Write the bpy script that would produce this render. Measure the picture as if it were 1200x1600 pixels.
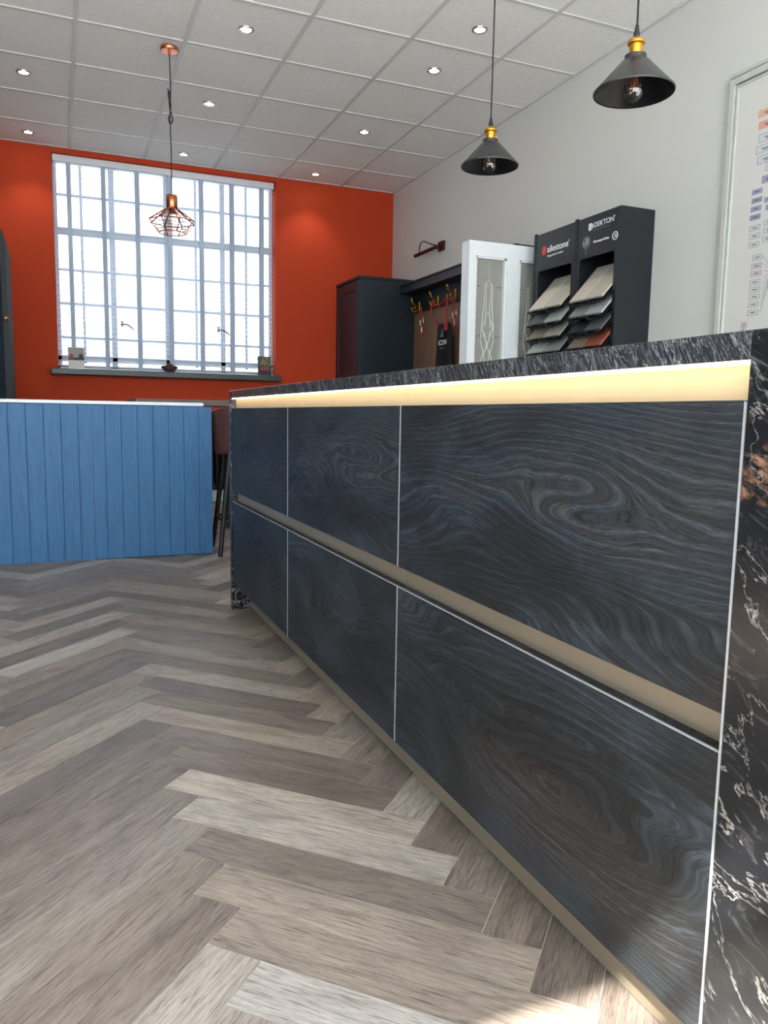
import bpy, bmesh, math, random
from mathutils import Vector, Matrix
for o in list(bpy.data.objects): bpy.data.objects.remove(o, do_unlink=True)
S = bpy.context.scene
COL = S.collection
random.seed(7)
PI = math.pi

# ------------------------------------------------------------------ camera
RIGHT = Vector((0.0, 0.0, 0.0))
YAW, PITCH, ROLL, FPX = 0.399631, -0.1233478, 0.0165122, 1204.59
_cy, _sy, _cp, _sp = math.cos(YAW), math.sin(YAW), math.cos(PITCH), math.sin(PITCH)
fwd = Vector((_sy*_cp, _cy*_cp, _sp)); rt = Vector((_cy, -_sy, 0)); up = rt.cross(fwd)
r2 = rt*math.cos(ROLL) + up*math.sin(ROLL); u2 = -rt*math.sin(ROLL) + up*math.cos(ROLL)
cam = bpy.data.cameras.new('camera'); co = bpy.data.objects.new('camera', cam); COL.objects.link(co)
m = Matrix.Identity(4)
for i, v in enumerate((r2, u2, -fwd)):
    for j in range(3): m[j][i] = v[j]
m[2][3] = 0.825
co.matrix_world = m
cam.sensor_fit = 'VERTICAL'; cam.sensor_height = 36.0; cam.lens = FPX/1600*36
cam.clip_start = 0.02
S.camera = co

# ------------------------------------------------------------------ light, exposure
S.view_settings.view_transform = 'Standard'; S.view_settings.look = 'None'
S.view_settings.exposure = 0.6; S.view_settings.gamma = 1; S.view_settings.use_curve_mapping = False
w = bpy.data.worlds.new('World'); S.world = w; w.use_nodes = True
bg = w.node_tree.nodes['Background']; bg.inputs[0].default_value = (0.86, 0.93, 1.0, 1); bg.inputs[1].default_value = 5.0
sd = bpy.data.lights.new('sun', 'SUN'); sd.energy = 60.0; sd.angle = math.radians(1.2); sd.color = (1, .95, .86)
so = bpy.data.objects.new('sun', sd); COL.objects.link(so); so.location = (-2, -4, 6)
so.rotation_euler = Vector((1.2, 1.0, -1.55)).to_track_quat('-Z', 'Y').to_euler()
def portal(name, loc, rot, sx, sy):
    l = bpy.data.lights.new(name, 'AREA'); l.shape = 'RECTANGLE'; l.size = sx; l.size_y = sy; l.cycles.is_portal = True
    o = bpy.data.objects.new(name, l); COL.objects.link(o); o.location = loc; o.rotation_euler = rot
portal('daylight_front', (0.3, -1.06, 1.48), (PI/2, 0, 0), 4.6, 2.76)
portal('added_side_daylight', (-2.72, .4, 1.65), (0, -PI/2, 0), 1.6, 1.9)  # sampling portal for the added left window
portal('daylight_rear', (0.98, 7.6, 2.08), (-PI/2, 0, 0), 1.96, 1.8)

XW, YW, XL, YB, ZC = 3.135, 7.315, -2.6, -0.9, 3.018

# ------------------------------------------------------------------ colour + node helpers
def lin(c):
    return tuple(((x/255)/12.92 if x/255 <= .04045 else (((x/255)+.055)/1.055)**2.4) for x in c)
def L4(c): return (*lin(c), 1)
class NT:
    def __init__(s, name):
        s.m = bpy.data.materials.new(name); s.m.use_nodes = True; s.t = s.m.node_tree
        s.b = s.t.nodes['Principled BSDF']
    def n(s, typ, **k):
        x = s.t.nodes.new(typ)
        for a, v in k.items(): setattr(x, a, v)
        return x
    def l(s, a, b): s.t.links.new(a, b)
    def coord(s, scale=(1, 1, 1), kind='Object', rot=(0, 0, 0)):
        tc = s.n('ShaderNodeTexCoord'); mp = s.n('ShaderNodeMapping')
        mp.inputs['Scale'].default_value = scale; mp.inputs['Rotation'].default_value = rot
        s.l(tc.outputs[kind], mp.inputs[0]); return mp.outputs[0]
    def noise(s, vec, scale=5, detail=4, rough=.5, dist=0):
        x = s.n('ShaderNodeTexNoise'); x.inputs['Scale'].default_value = scale; x.inputs['Detail'].default_value = detail
        x.inputs['Roughness'].default_value = rough; x.inputs['Distortion'].default_value = dist
        if vec is not None: s.l(vec, x.inputs['Vector'])
        return x.outputs[0]
    def ramp(s, fac, stops, interp='LINEAR'):
        x = s.n('ShaderNodeValToRGB'); x.color_ramp.interpolation = interp
        e = x.color_ramp.elements
        while len(e) < len(stops): e.new(.5)
        for i, (p, c) in enumerate(stops):
            e[i].position = p; e[i].color = c if len(c) == 4 else (*c, 1)
        s.l(fac, x.inputs[0]); return x.outputs[0]
    def math(s, op, a, b=None, c=None):
        x = s.n('ShaderNodeMath', operation=op)
        for i, v in enumerate((a, b, c)):
            if v is None: continue
            if isinstance(v, (int, float)): x.inputs[i].default_value = v
            else: s.l(v, x.inputs[i])
        return x.outputs[0]
    def mix(s, fac, a, b, mode='MIX'):
        x = s.n('ShaderNodeMixRGB', blend_type=mode)
        for i, v in enumerate((fac, a, b)):
            if isinstance(v, (int, float)): x.inputs[i].default_value = v
            elif isinstance(v, tuple): x.inputs[i].default_value = v if len(v) == 4 else (*v, 1)
            else: s.l(v, x.inputs[i])
        return x.outputs[0]
    def bump(s, h, strength=.2, dist=.01):
        x = s.n('ShaderNodeBump'); x.inputs['Strength'].default_value = strength; x.inputs['Distance'].default_value = dist
        s.l(h, x.inputs['Height']); s.l(x.outputs[0], s.b.inputs['Normal'])
    def base(s, c):
        if isinstance(c, tuple): s.b.inputs['Base Color'].default_value = c if len(c) == 4 else (*c, 1)
        else: s.l(c, s.b.inputs['Base Color'])
    def set(s, **k):
        for a, v in k.items():
            nm = {'rough': 'Roughness', 'metal': 'Metallic', 'spec': 'Specular IOR Level', 'trans': 'Transmission Weight', 'ior': 'IOR', 'alpha': 'Alpha', 'coat': 'Coat Weight'}[a]
            s.b.inputs[nm].default_value = v
        return s
def simple(name, rgb, rough=.5, metal=0, var=.06, bumpy=0, nscale=20, **k):
    t = NT(name); c = lin(rgb); v = t.coord()
    nz = t.noise(v, nscale, 4)
    t.base(t.mix(nz, tuple(x*(1-var) for x in c), tuple(min(1, x*(1+var)) for x in c)))
    t.set(rough=rough, metal=metal, **k)
    if bumpy: t.bump(nz, bumpy, .003)
    return t.m
def glass(name, rgb=(1, 1, 1), rough=0, ior=1.45, alpha_mix=None):
    t = NT(name); t.base(tuple(rgb)); t.set(rough=rough, trans=1, ior=ior)
    return t.m
def thin_glass(name, tint=(1, 1, 1), gloss=.06, rough=.02):
    t = NT(name); tr = t.n('ShaderNodeBsdfTransparent'); tr.inputs[0].default_value = (*tint, 1)
    gl = t.n('ShaderNodeBsdfGlossy'); gl.inputs['Roughness'].default_value = rough
    mx = t.n('ShaderNodeMixShader'); mx.inputs[0].default_value = gloss
    t.l(tr.outputs[0], mx.inputs[1]); t.l(gl.outputs[0], mx.inputs[2])
    t.l(mx.outputs[0], t.t.nodes['Material Output'].inputs[0]); return t.m
def emit(name, rgb, st):
    t = NT(name); t.base((0, 0, 0)); t.b.inputs['Emission Color'].default_value = (*rgb, 1); t.b.inputs['Emission Strength'].default_value = st
    return t.m

# ---- materials
def mat_floor():
    t = NT('oak_herringbone'); uv = t.n('ShaderNodeUVMap', uv_map='UVMap').outputs[0]
    at = t.n('ShaderNodeAttribute', attribute_name='tone').outputs['Color']
    sep = t.n('ShaderNodeSeparateColor'); t.l(at, sep.inputs[0])
    cmb = t.n('ShaderNodeCombineXYZ'); su = t.n('ShaderNodeSeparateXYZ'); t.l(uv, su.inputs[0])
    t.l(su.outputs[0], cmb.inputs[0]); t.l(su.outputs[1], cmb.inputs[1]); t.l(t.math('MULTIPLY', sep.outputs[0], 37.0), cmb.inputs[2])
    def mp(sc):
        x = t.n('ShaderNodeMapping'); x.inputs['Scale'].default_value = sc; t.l(cmb.outputs[0], x.inputs[0]); return x.outputs[0]
    big = t.noise(mp((3, 14, 1)), 1, 5, .6, .8)
    rings = t.math('FRACT', t.math('MULTIPLY', t.noise(mp((1.2, 7, 1)), 1, 2, .5, .4), 16.0))
    fine = t.noise(mp((14, 400, 1)), 1, 3, .65, .3)
    pores = t.noise(mp((36, 640, 1)), 1, 2, .5)
    base = t.ramp(sep.outputs[1], [(0, L4((106, 97, 91))), (.35, L4((128, 118, 109))), (.6, L4((147, 137, 126))), (1, L4((178, 171, 162)))])
    warm = t.mix(t.math('MULTIPLY', sep.outputs[2], .5), base, t.mix(1, base, (1.04, .93, .82), 'MULTIPLY'))
    c = t.mix(1, warm, t.ramp(big, [(.25, (.62, .60, .60)), (.5, (.98, .98, .98)), (.75, (1.15, 1.15, 1.14))]), 'MULTIPLY')
    c = t.mix(.55, c, t.mix(1, c, t.ramp(rings, [(0, (.70, .68, .66)), (.2, (1, 1, 1)), (.85, (1.06, 1.06, 1.06)), (1, (.7, .68, .66))]), 'MULTIPLY'))
    c = t.mix(.9, c, t.mix(1, c, t.ramp(fine, [(.3, (.45, .43, .42)), (.47, (1, 1, 1)), (.7, (1.22, 1.22, 1.22))]), 'MULTIPLY'))
    c = t.mix(.7, c, t.mix(1, c, t.ramp(pores, [(.34, (.45, .43, .42)), (.46, (1, 1, 1))]), 'MULTIPLY'))
    t.base(c); t.set(rough=.42, spec=.45); t.bump(fine, .25, .0012); return t.m
def mat_drawer():
    t = NT('blackened_blue_oak'); v = t.coord((1, 1, 1))
    at = t.n('ShaderNodeObjectInfo').outputs['Random']
    mpv = t.n('ShaderNodeVectorMath', operation='ADD'); t.l(v, mpv.inputs[0])
    cmb = t.n('ShaderNodeCombineXYZ'); t.l(t.math('MULTIPLY', at, 9.0), cmb.inputs[0]); t.l(cmb.outputs[0], mpv.inputs[1]); v = mpv.outputs[0]
    sp = t.n('ShaderNodeSeparateXYZ'); t.l(v, sp.inputs[0])
    def mp(sc, vec=None):
        x = t.n('ShaderNodeMapping'); x.inputs['Scale'].default_value = sc; t.l(vec or v, x.inputs[0]); return x.outputs[0]
    field = t.noise(mp((1, 1.15, 4.6)), 1, 1.6, .4, .35)
    small = t.noise(mp((1, 9, 22)), 1, 2, .5)
    zz = t.math('ADD', sp.outputs[2], t.math('ADD', t.math('MULTIPLY', field, .38), t.math('MULTIPLY', small, .010)))
    c2 = t.n('ShaderNodeCombineXYZ'); t.l(sp.outputs[0], c2.inputs[0]); t.l(sp.outputs[1], c2.inputs[1]); t.l(zz, c2.inputs[2]); g = c2.outputs[0]
    fine = t.noise(mp((1, 16, 640), g), 1, 3, .7)
    mid = t.noise(mp((1, 1.8, 70), g), 1, 4, .65)
    patch = t.noise(mp((1, 2.4, 6)), 1, 4, .6, .5)
    c = t.ramp(patch, [(.3, L4((11, 13, 15))), (.47, L4((17, 21, 24))), (.58, L4((29, 36, 42))), (.72, L4((38, 37, 36)))])
    c = t.mix(t.ramp(field, [(.58, (0, 0, 0)), (.70, (.8, .8, .8))]), c, L4((36, 32, 30)))
    c = t.mix(1, c, t.ramp(mid, [(.3, (.72,)*3), (.5, (1, 1, 1)), (.7, (1.25,)*3)]), 'MULTIPLY')
    c = t.mix(1, c, t.ramp(fine, [(.32, (.45,)*3), (.5, (1, 1, 1)), (.72, (2.3,)*3)]), 'MULTIPLY')
    cont = t.math('FRACT', t.math('MULTIPLY', zz, 62.0))
    c = t.mix(t.math('MULTIPLY', t.ramp(cont, [(0, (.32,)*3), (.18, (0, 0, 0)), (.78, (0, 0, 0)), (1, (.32,)*3)]), t.ramp(patch, [(.40, (.25,)*3), (.62, (1,)*3)])), c, L4((74, 82, 88)))
    pores = t.noise(mp((1, 60, 900), g), 1, 2, .5)
    c = t.mix(1, c, t.ramp(pores, [(.36, (.35,)*3), (.46, (1, 1, 1)), (.62, (1, 1, 1)), (.72, (1.9,)*3)]), 'MULTIPLY')
    t.base(c); t.l(t.ramp(fine, [(.3, (.6,)*3), (.7, (.40,)*3)]), t.b.inputs['Roughness']); t.set(spec=.5)
    t.bump(t.math('ADD', fine, t.math('MULTIPLY', mid, .6)), .45, .0012); return t.m
def mat_marble(name, rot, streak, dark, light, gold=True, vein=.5, lo=.46, hi=.6, hl=.5):
    t = NT(name); v = t.coord((1, 1, 1), rot=rot)
    x = t.n('ShaderNodeMapping'); x.inputs['Scale'].default_value = streak; t.l(v, x.inputs[0]); v = x.outputs[0]
    a = t.noise(v, 1, 7, .6, 1.3); b = t.noise(v, 2.1, 7, .6, 1.2); f = t.noise(v, 7, 8, .72, 1.0); big = t.noise(v, .7, 3, .5)
    c = t.ramp(f, [(.32, dark), (.55, tuple(q*1.7 for q in dark[:3])), (.78, tuple(min(1, q*hl+p*.3) for q, p in zip(light[:3], dark[:3])))])
    rid = t.math('ABSOLUTE', t.math('SUBTRACT', a, .5)); rid2 = t.math('ABSOLUTE', t.math('SUBTRACT', b, .5))
    mask = t.ramp(big, [(lo, (0, 0, 0)), (hi, (1, 1, 1))])
    c = t.mix(t.math('MULTIPLY', mask, t.ramp(rid2, [(0, (vein,)*3), (.010, (vein*.35,)*3), (.03, (0, 0, 0))])), c, light)
    c = t.mix(t.math('MULTIPLY', t.ramp(f, [(.4, (.2,)*3), (.62, (.9,)*3)]), t.ramp(rid, [(0, (.7,)*3), (.003, (.5,)*3), (.008, (0, 0, 0))])), c, light)
    if gold:
        g = t.noise(v, .9, 5, .6, .8)
        c = t.mix(t.math('MULTIPLY', t.ramp(g, [(.60, (0,)*3), (.66, (.9,)*3)]), t.ramp(f, [(.45, (0,)*3), (.6, (1,)*3)])), c, L4((150, 112, 84)))
    t.base(c); t.set(rough=.2, spec=.45); t.bump(f, .05, .001); return t.m
def mat_blue():
    t = NT('painted_blue_woodgrain'); v = t.coord((16, 16, 1.4)); f = t.noise(v, 1, 4, .6, 1.5)
    rings = t.math('FRACT', t.math('MULTIPLY', t.noise(t.coord((14, 14, .8)), 1, 2, .5, .3), 9.0))
    fine = t.noise(t.coord((240, 240, 9)), 1, 3)
    c = t.mix(f, L4((48, 94, 136)), L4((62, 110, 152)))
    c = t.mix(1, c, t.ramp(rings, [(0, (.88,)*3), (.3, (1,)*3), (.8, (1.03,)*3), (1, (.88,)*3)]), 'MULTIPLY')
    c = t.mix(1, c, t.ramp(fine, [(.35, (.80,)*3), (.5, (1,)*3)]), 'MULTIPLY')
    t.base(c); t.set(rough=.5, spec=.35); t.bump(fine, .3, .001); return t.m
def mat_wood(name, c1, c2, sc=(30, 30, 2)):
    t = NT(name); f = t.noise(t.coord(sc), 1, 5, .6, .8); t.base(t.mix(f, L4(c1), L4(c2))); t.set(rough=.5); t.bump(f, .15, .001); return t.m
def mat_ceiling():
    t = NT('mineral_fibre_tile'); v = t.coord(); a = t.noise(v, 170, 3, .7); b = t.noise(v, 40, 3, .6)
    c = t.mix(t.ramp(a, [(.38, (.80,)*3), (.55, (1,)*3)]), L4((216, 216, 211)), L4((240, 240, 235)))
    c = t.mix(.4, c, t.mix(1, c, t.ramp(b, [(.35, (.86,)*3), (.6, (1,)*3)]), 'MULTIPLY'))
    t.base(c); t.set(rough=.95, spec=.1); t.bump(a, .5, .002); return t.m
def mat_wall(name, rgb, var=.03):
    t = NT(name); v = t.coord(); a = t.noise(v, 90, 3, .6); b = t.noise(v, 1.6, 3)
    c = lin(rgb); t.base(t.mix(b, tuple(x*(1-var) for x in c), tuple(min(1, x*(1+var)) for x in c))); t.set(rough=.75, spec=.25); t.bump(a, .12, .001); return t.m
M = {}
M['floor'] = mat_floor(); M['drawer'] = mat_drawer()
M['marble_top'] = mat_marble('streaked_grey_stone', (.6, 0, 0), (5, 40, 8), L4((32, 34, 36)), L4((160, 164, 168)), False, .7, .38, .58, .42)
M['marble'] = mat_marble('black_veined_stone', (-.45, 0, 0), (3, 3.2, 8), L4((18, 19, 21)), L4((176, 173, 167)), True, .5, .5, .6, .16)
M['blue'] = mat_blue(); M['ceiling'] = mat_ceiling()
M['orange'] = mat_wall('orange_paint', (190, 64, 29)); M['white_wall'] = mat_wall('off_white_paint', (214, 213, 205), .015)
M['grid'] = simple('white_enamel_grid', (206, 205, 200), .5)
M['champagne'] = simple('champagne_metal', (150, 138, 118), .38, .55, nscale=60)
M['gold_rail'] = simple('warm_cream_metal', (214, 188, 146), .5, .1)
M['grout'] = simple('pale_joint', (196, 186, 170), .8)
M['pale_edge'] = simple('pale_edge_band', (158, 162, 164), .4, .3)
M['black'] = simple('matt_black', (10, 10, 12), .5)
M['shade'] = simple('charcoal_enamel', (46, 46, 47), .38, .3)
M['shade_in'] = simple('black_enamel_inside', (14, 15, 18), .3, .2)
M['brass'] = simple('brass', (205, 150, 52), .28, .95)
M['copper'] = simple('copper', (208, 128, 92), .26, .95)
M['bronze'] = simple('aged_bronze', (78, 52, 38), .35, .85)
M['cord'] = simple('black_flex', (16, 15, 16), .7)
M['bulb'] = thin_glass('clear_bulb_glass', (.97, .95, .92), .14)
M['filament'] = simple('amber_filament', (214, 140, 82), .3, .6)
M['navy'] = simple('navy_paint', (27, 39, 46), .45)
M['navy_dark'] = simple('dark_navy_paint', (15, 24, 30), .5)
M['navy_matt'] = simple('matt_navy', (22, 33, 42), .8, 0, .05, 0, 20, spec=.15); M['grey_matt'] = simple('matt_grey', (58, 60, 60), .8, 0, .05, 0, 20, spec=.15)
M['charcoal'] = simple('charcoal_panel', (27, 31, 35), .4)
M['niche'] = simple('black_niche', (4, 4, 5), .8)
M['white_gloss'] = simple('white_satin_paint', (226, 232, 230), .35)
M['white_top'] = simple('white_worktop', (214, 222, 226), .25)
M['frosted'] = simple('grey_obscure_glass', (150, 150, 140), .35, 0, .08)
M['lead'] = simple('leading', (120, 120, 112), .4, .7); M['lead_light'] = simple('bright_leading', (196, 194, 182), .3, .5)
M['board'] = mat_wood('brown_oak_board', (116, 88, 66), (140, 110, 84))
M['barwood'] = mat_wood('dark_walnut', (82, 66, 58), (112, 94, 84), (3, 30, 30))
M['leather'] = simple('brown_leather', (78, 46, 40), .45, 0, .15, .3, 60)
M['frame'] = simple('pale_sage_frame', (196, 198, 186), .45)
M['paper'] = simple('poster_paper', (214, 212, 204), .6, 0, .01)
M['blind'] = simple('white_blind', (228, 230, 232), .5)
M['tape'] = simple('pale_blue_tape', (176, 190, 206), .8)
M['upvc'] = simple('white_frame_paint', (196, 204, 214), .4)
M['sill'] = simple('dark_green_sill', (42, 52, 50), .35)
M['ink'] = simple('dark_ink', (70, 66, 74), .7)
M['white_ink'] = simple('white_ink', (232, 232, 232), .5); M['red_ink'] = simple('red_ink', (206, 62, 52), .5)
M['grey_ink'] = simple('grey_ink', (96, 98, 102), .5)
M['red_strap'] = simple('red_webbing', (176, 40, 30), .7)
M['fabric'] = simple('black_cloth', (12, 12, 15), .9)
M['led'] = emit('warm_led', (1.0, .82, .56), 4.6)
M['lamp_glow'] = emit('downlight_glow', (1.0, .96, .88), 26.0)
M['chrome'] = simple('brushed_nickel', (190, 188, 182), .25, .9)
M['pane'] = thin_glass('window_glass', (.97, .98, 1), .04)
M['rear_pane'] = thin_glass('dimming_window_glass', (.66, .68, .70), .04)  # grey tint added to dim the sky seen through the rear window
M['bowl'] = thin_glass('bowl_glass', (.92, .93, .95), .16)
M['cone'] = simple('dried_brown', (92, 58, 48), .8)

# ------------------------------------------------------------------ mesh helpers
class MB:
    def __init__(s): s.v = []; s.f = []; s.sm = []
    def face(s, pts, sm=False):
        i = len(s.v); s.v += [tuple(p) for p in pts]; s.f.append(tuple(range(i, i+len(pts)))); s.sm.append(sm)
    def box(s, x0, x1, y0, y1, z0, z1, mat=None):
        i = len(s.v)
        P = [(x0,y0,z0),(x1,y0,z0),(x1,y1,z0),(x0,y1,z0),(x0,y0,z1),(x1,y0,z1),(x1,y1,z1),(x0,y1,z1)]
        if mat is not None: P = [tuple(mat @ Vector(p)) for p in P]
        s.v += P
        for f in ((0,3,2,1),(4,5,6,7),(0,1,5,4),(1,2,6,5),(2,3,7,6),(3,0,4,7)):
            s.f.append(tuple(i+k for k in f)); s.sm.append(False)
        return s
    def tube(s, pts, r, n=10, closed=False, caps=True):
        pts = [Vector(p) for p in pts]; rs = r if isinstance(r, (list, tuple)) else [r]*len(pts)
        base = len(s.v); N = len(pts); ref = None
        for k, p in enumerate(pts):
            if closed: d = pts[(k+1) % N]-pts[k-1]
            else: d = (pts[min(k+1, N-1)]-pts[max(k-1, 0)])
            d.normalize()
            if ref is None: ref = Vector((0, 0, 1)) if abs(d.z) < .9 else Vector((1, 0, 0))
            a = d.cross(ref)
            if a.length < 1e-4: a = d.cross(Vector((0, 1, .3)))
            a.normalize(); b = d.cross(a); ref = -b if False else ref
            for j in range(n):
                an = 2*PI*j/n; s.v.append(tuple(p+(a*math.cos(an)+b*math.sin(an))*rs[k]))
        for k in range(N if closed else N-1):
            k2 = (k+1) % N
            for j in range(n):
                j2 = (j+1) % n
                s.f.append((base+k*n+j, base+k*n+j2, base+k2*n+j2, base+k2*n+j)); s.sm.append(True)
        if caps and not closed:
            s.f.append(tuple(base+j for j in range(n))[::-1]); s.sm.append(False)
            s.f.append(tuple(base+(N-1)*n+j for j in range(n))); s.sm.append(False)
        return s
    def lathe(s, prof, c=(0, 0, 0), n=40, closed=False):
        base = len(s.v); N = len(prof)
        for r, z in prof:
            for j in range(n):
                a = 2*PI*j/n; s.v.append((c[0]+r*math.cos(a), c[1]+r*math.sin(a), c[2]+z))
        for k in range(N if closed else N-1):
            k2 = (k+1) % N
            for j in range(n):
                j2 = (j+1) % n
                s.f.append((base+k*n+j, base+k*n+j2, base+k2*n+j2, base+k2*n+j)); s.sm.append(True)
        return s
    def prism(s, poly, axis, a, b):
        """poly in the two other axes, extruded along axis from a to b"""
        def P(u, w, t): return {0: (t, u, w), 1: (u, t, w), 2: (u, w, t)}[axis]
        i = len(s.v); n = len(poly)
        s.v += [P(u, w, a) for u, w in poly] + [P(u, w, b) for u, w in poly]
        s.f.append(tuple(range(i, i+n))); s.sm.append(False); s.f.append(tuple(range(i+2*n-1, i+n-1, -1))); s.sm.append(False)
        for k in range(n):
            k2 = (k+1) % n; s.f.append((i+k, i+n+k, i+n+k2, i+k2)); s.sm.append(False)
        return s
    def sphere(s, c, r, n=12, m=8, sc=(1, 1, 1)):
        prof = [(r*math.sin(PI*k/m), -r*math.cos(PI*k/m)) for k in range(m+1)]
        b = len(s.v); s.lathe(prof, (0, 0, 0), n)
        s.v[b:] = [(c[0]+x*sc[0], c[1]+y*sc[1], c[2]+z*sc[2]) for x, y, z in s.v[b:]]
        return s
    def build(s, name, mat, parent=None, bevel=0, off=None, seg=2):
        if off is None: off = root_loc(parent)
        me = bpy.data.meshes.new(name)
        me.from_pydata([(x-off[0], y-off[1], z-off[2]) for x, y, z in s.v], [], s.f)
        bm = bmesh.new(); bm.from_mesh(me); bmesh.ops.remove_doubles(bm, verts=bm.verts, dist=1e-6)
        bmesh.ops.recalc_face_normals(bm, faces=bm.faces) ; bm.to_mesh(me); bm.free()
        if any(s.sm):
            for p in me.polygons: p.use_smooth = True
            try: me.set_sharp_from_angle(angle=math.radians(40))
            except Exception: pass
        me.materials.append(M[mat] if isinstance(mat, str) else mat)
        o = bpy.data.objects.new(name, me); COL.objects.link(o)
        if parent: o.parent = parent
        if bevel:
            md = o.modifiers.new('bevel', 'BEVEL'); md.width = bevel; md.segments = seg; md.limit_method = 'ANGLE'; md.angle_limit = math.radians(40)
        return o
def root_loc(p):
    if p is None: return (0, 0, 0)
    while p.parent: p = p.parent
    return p['_o'] if '_o' in p else (0, 0, 0)
def B(*a): return MB().box(*a)
def thing(name, label, cat, loc=(0, 0, 0), group=None):
    o = bpy.data.objects.new(name, None); COL.objects.link(o); o.location = loc; o.empty_display_size = .05
    o['_o'] = list(loc); o['label'] = label; o['category'] = cat
    if group: o['group'] = group
    return o
def tag(o, label, cat, group=None, kind=None):
    if label: o['label'] = label
    if cat: o['category'] = cat
    if group: o['group'] = group
    if kind: o['kind'] = kind
    return o
def struct(o): o['kind'] = 'structure'; return o
def copy_tree(o, parent=None):
    c = o.copy(); COL.objects.link(c); c.parent = parent
    for ch in list(o.children): copy_tree(ch, c)
    return c
def text(name, body, mat, parent, loc, size, width=None, X=(0, -1, 0), Y=(0, 0, 1), align='LEFT', depth=.0006, bold=0):
    cu = bpy.data.curves.new(name, 'FONT'); cu.body = body; cu.size = size; cu.extrude = depth; cu.align_x = align; cu.offset = bold
    tmp = bpy.data.objects.new(name+'_t', cu); COL.objects.link(tmp)
    dg = bpy.context.evaluated_depsgraph_get(); dg.update()
    me = bpy.data.meshes.new_from_object(tmp.evaluated_get(dg)); bpy.data.objects.remove(tmp, do_unlink=True)
    xs = [v.co.x for v in me.vertices]; k = 1
    if width: k = width/(max(xs)-min(xs))
    X = Vector(X); Y = Vector(Y); Z = X.cross(Y); off = root_loc(parent)
    for v in me.vertices:
        p = Vector(loc)+X*(v.co.x*k)+Y*v.co.y+Z*v.co.z; v.co = p-Vector(off)
    me.materials.clear(); me.materials.append(M[mat]); me.name = name
    o = bpy.data.objects.new(name, me); COL.objects.link(o); o.parent = parent; return o

# ------------------------------------------------------------------ setting
def build_floor():
    a = .06875; L = a*6*math.sqrt(2); gap = .0007
    bm = bmesh.new(); uvl = bm.loops.layers.uv.new('UVMap'); cl = bm.loops.layers.float_color.new('tone')
    s2 = 1/math.sqrt(2)
    def plank(p, d, w, W, L):
        # p corner, d direction (unit), w width dir (unit)
        p = Vector((*p, 0)); d = Vector((*d, 0)); w = Vector((*w, 0))
        cs = [(gap, gap), (L-gap, gap), (L-gap, W-gap), (gap, W-gap)]
        pts = [p+d*u+w*v for u, v in cs]
        c = sum(pts, Vector())/4
        if c.x < XL-.5 or c.x > XW+.5 or c.y < YB-.5 or c.y > YW+.5: return
        n = d.cross(w); order = range(4) if n.z > 0 else range(3, -1, -1)
        f = bm.faces.new([bm.verts.new(pts[k]) for k in order])
        tone = random.betavariate(1.6, 1.8); col = (random.random(), tone, random.random(), 1)
        ou = random.random()*40
        for lp, k in zip(f.loops, order):
            lp[uvl].uv = (cs[k][0]+ou, cs[k][1]); lp[cl] = col
    W = a*math.sqrt(2)
    for i in range(-5, 6):
        ox = .825*i
        for k in range(-24, 62):
            yk = 1.407+.1375*k
            e = Vector((.19+ox, yk))                       # upper end corner of the up-right plank
            plank((e.x-6*a, e.y-6*a), (s2, s2), (s2, -s2), W, L)
            plank((e.x, yk), (s2, -s2), (s2, s2), W, L)
    for co_, no in (((XL, 0, 0), (-1, 0, 0)), ((XW, 0, 0), (1, 0, 0)), ((0, YB, 0), (0, -1, 0)), ((0, YW, 0), (0, 1, 0))):
        bmesh.ops.bisect_plane(bm, geom=bm.verts[:]+bm.edges[:]+bm.faces[:], plane_co=co_, plane_no=no, clear_outer=True)
    me = bpy.data.meshes.new('floor'); bm.to_mesh(me); bm.free(); me.materials.append(M['floor'])
    o = bpy.data.objects.new('floor', me); COL.objects.link(o); struct(o)
    g = B(XL, XW, YB, YW, -.06, -.0012).build('floor_joint_bed', 'grout', o)
build_floor()
T = .14
struct(B(XL-T, XW+T, YB-T, YW+.3, ZC, ZC+.1).build('ceiling', 'ceiling'))
g = MB()
k = -5
for k in range(-5, 6):
    x = .165+.603*k
    if XL < x < XW: g.box(x-.012, x+.012, YB, YW, ZC-.006, ZC)
for k in range(-10, 5):
    y = 4.982+.6*k
    if YB < y < YW: g.box(XL, XW, y-.012, y+.012, ZC-.0058, ZC)
g.box(XW-.022, XW, YB, YW, ZC-.007, ZC); g.box(XL, XW, YW-.022, YW, ZC-.007, ZC); g.box(XL, XL+.022, YB, YW, ZC-.007, ZC)
struct(g.build('trim_1', 'grid', None))
struct(B(XW, XW+T, YB-T, YW+.3, 0, ZC).build('wall_right', 'white_wall'))
M['left_paint'] = mat_wall('slate_paint', (92, 98, 104))
ly0, ly1, lz0, lz1 = -.55, 1.35, .85, 2.45  # unseen left window, added to throw light on the near drawers
g = MB(); g.box(XL-T, XL, YB-T, ly0, 0, ZC); g.box(XL-T, XL, ly1, YW+.3, 0, ZC); g.box(XL-T, XL, ly0, ly1, 0, lz0); g.box(XL-T, XL, ly0, ly1, lz1, ZC)
struct(g.build('wall_left', 'left_paint'))
g = MB()
for y in (ly0+.03, .4, ly1-.03): g.box(XL-.09, XL-.04, y-.03, y+.03, lz0, lz1)
g.box(XL-.09, XL-.04, ly0, ly1, lz0, lz0+.06); g.box(XL-.09, XL-.04, ly0, ly1, lz1-.06, lz1)
w3 = struct(g.build('added_side_window', 'upvc')); struct(B(XL-.068, XL-.062, ly0, ly1, lz0, lz1).build('glass_pane', 'pane', w3))
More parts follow.
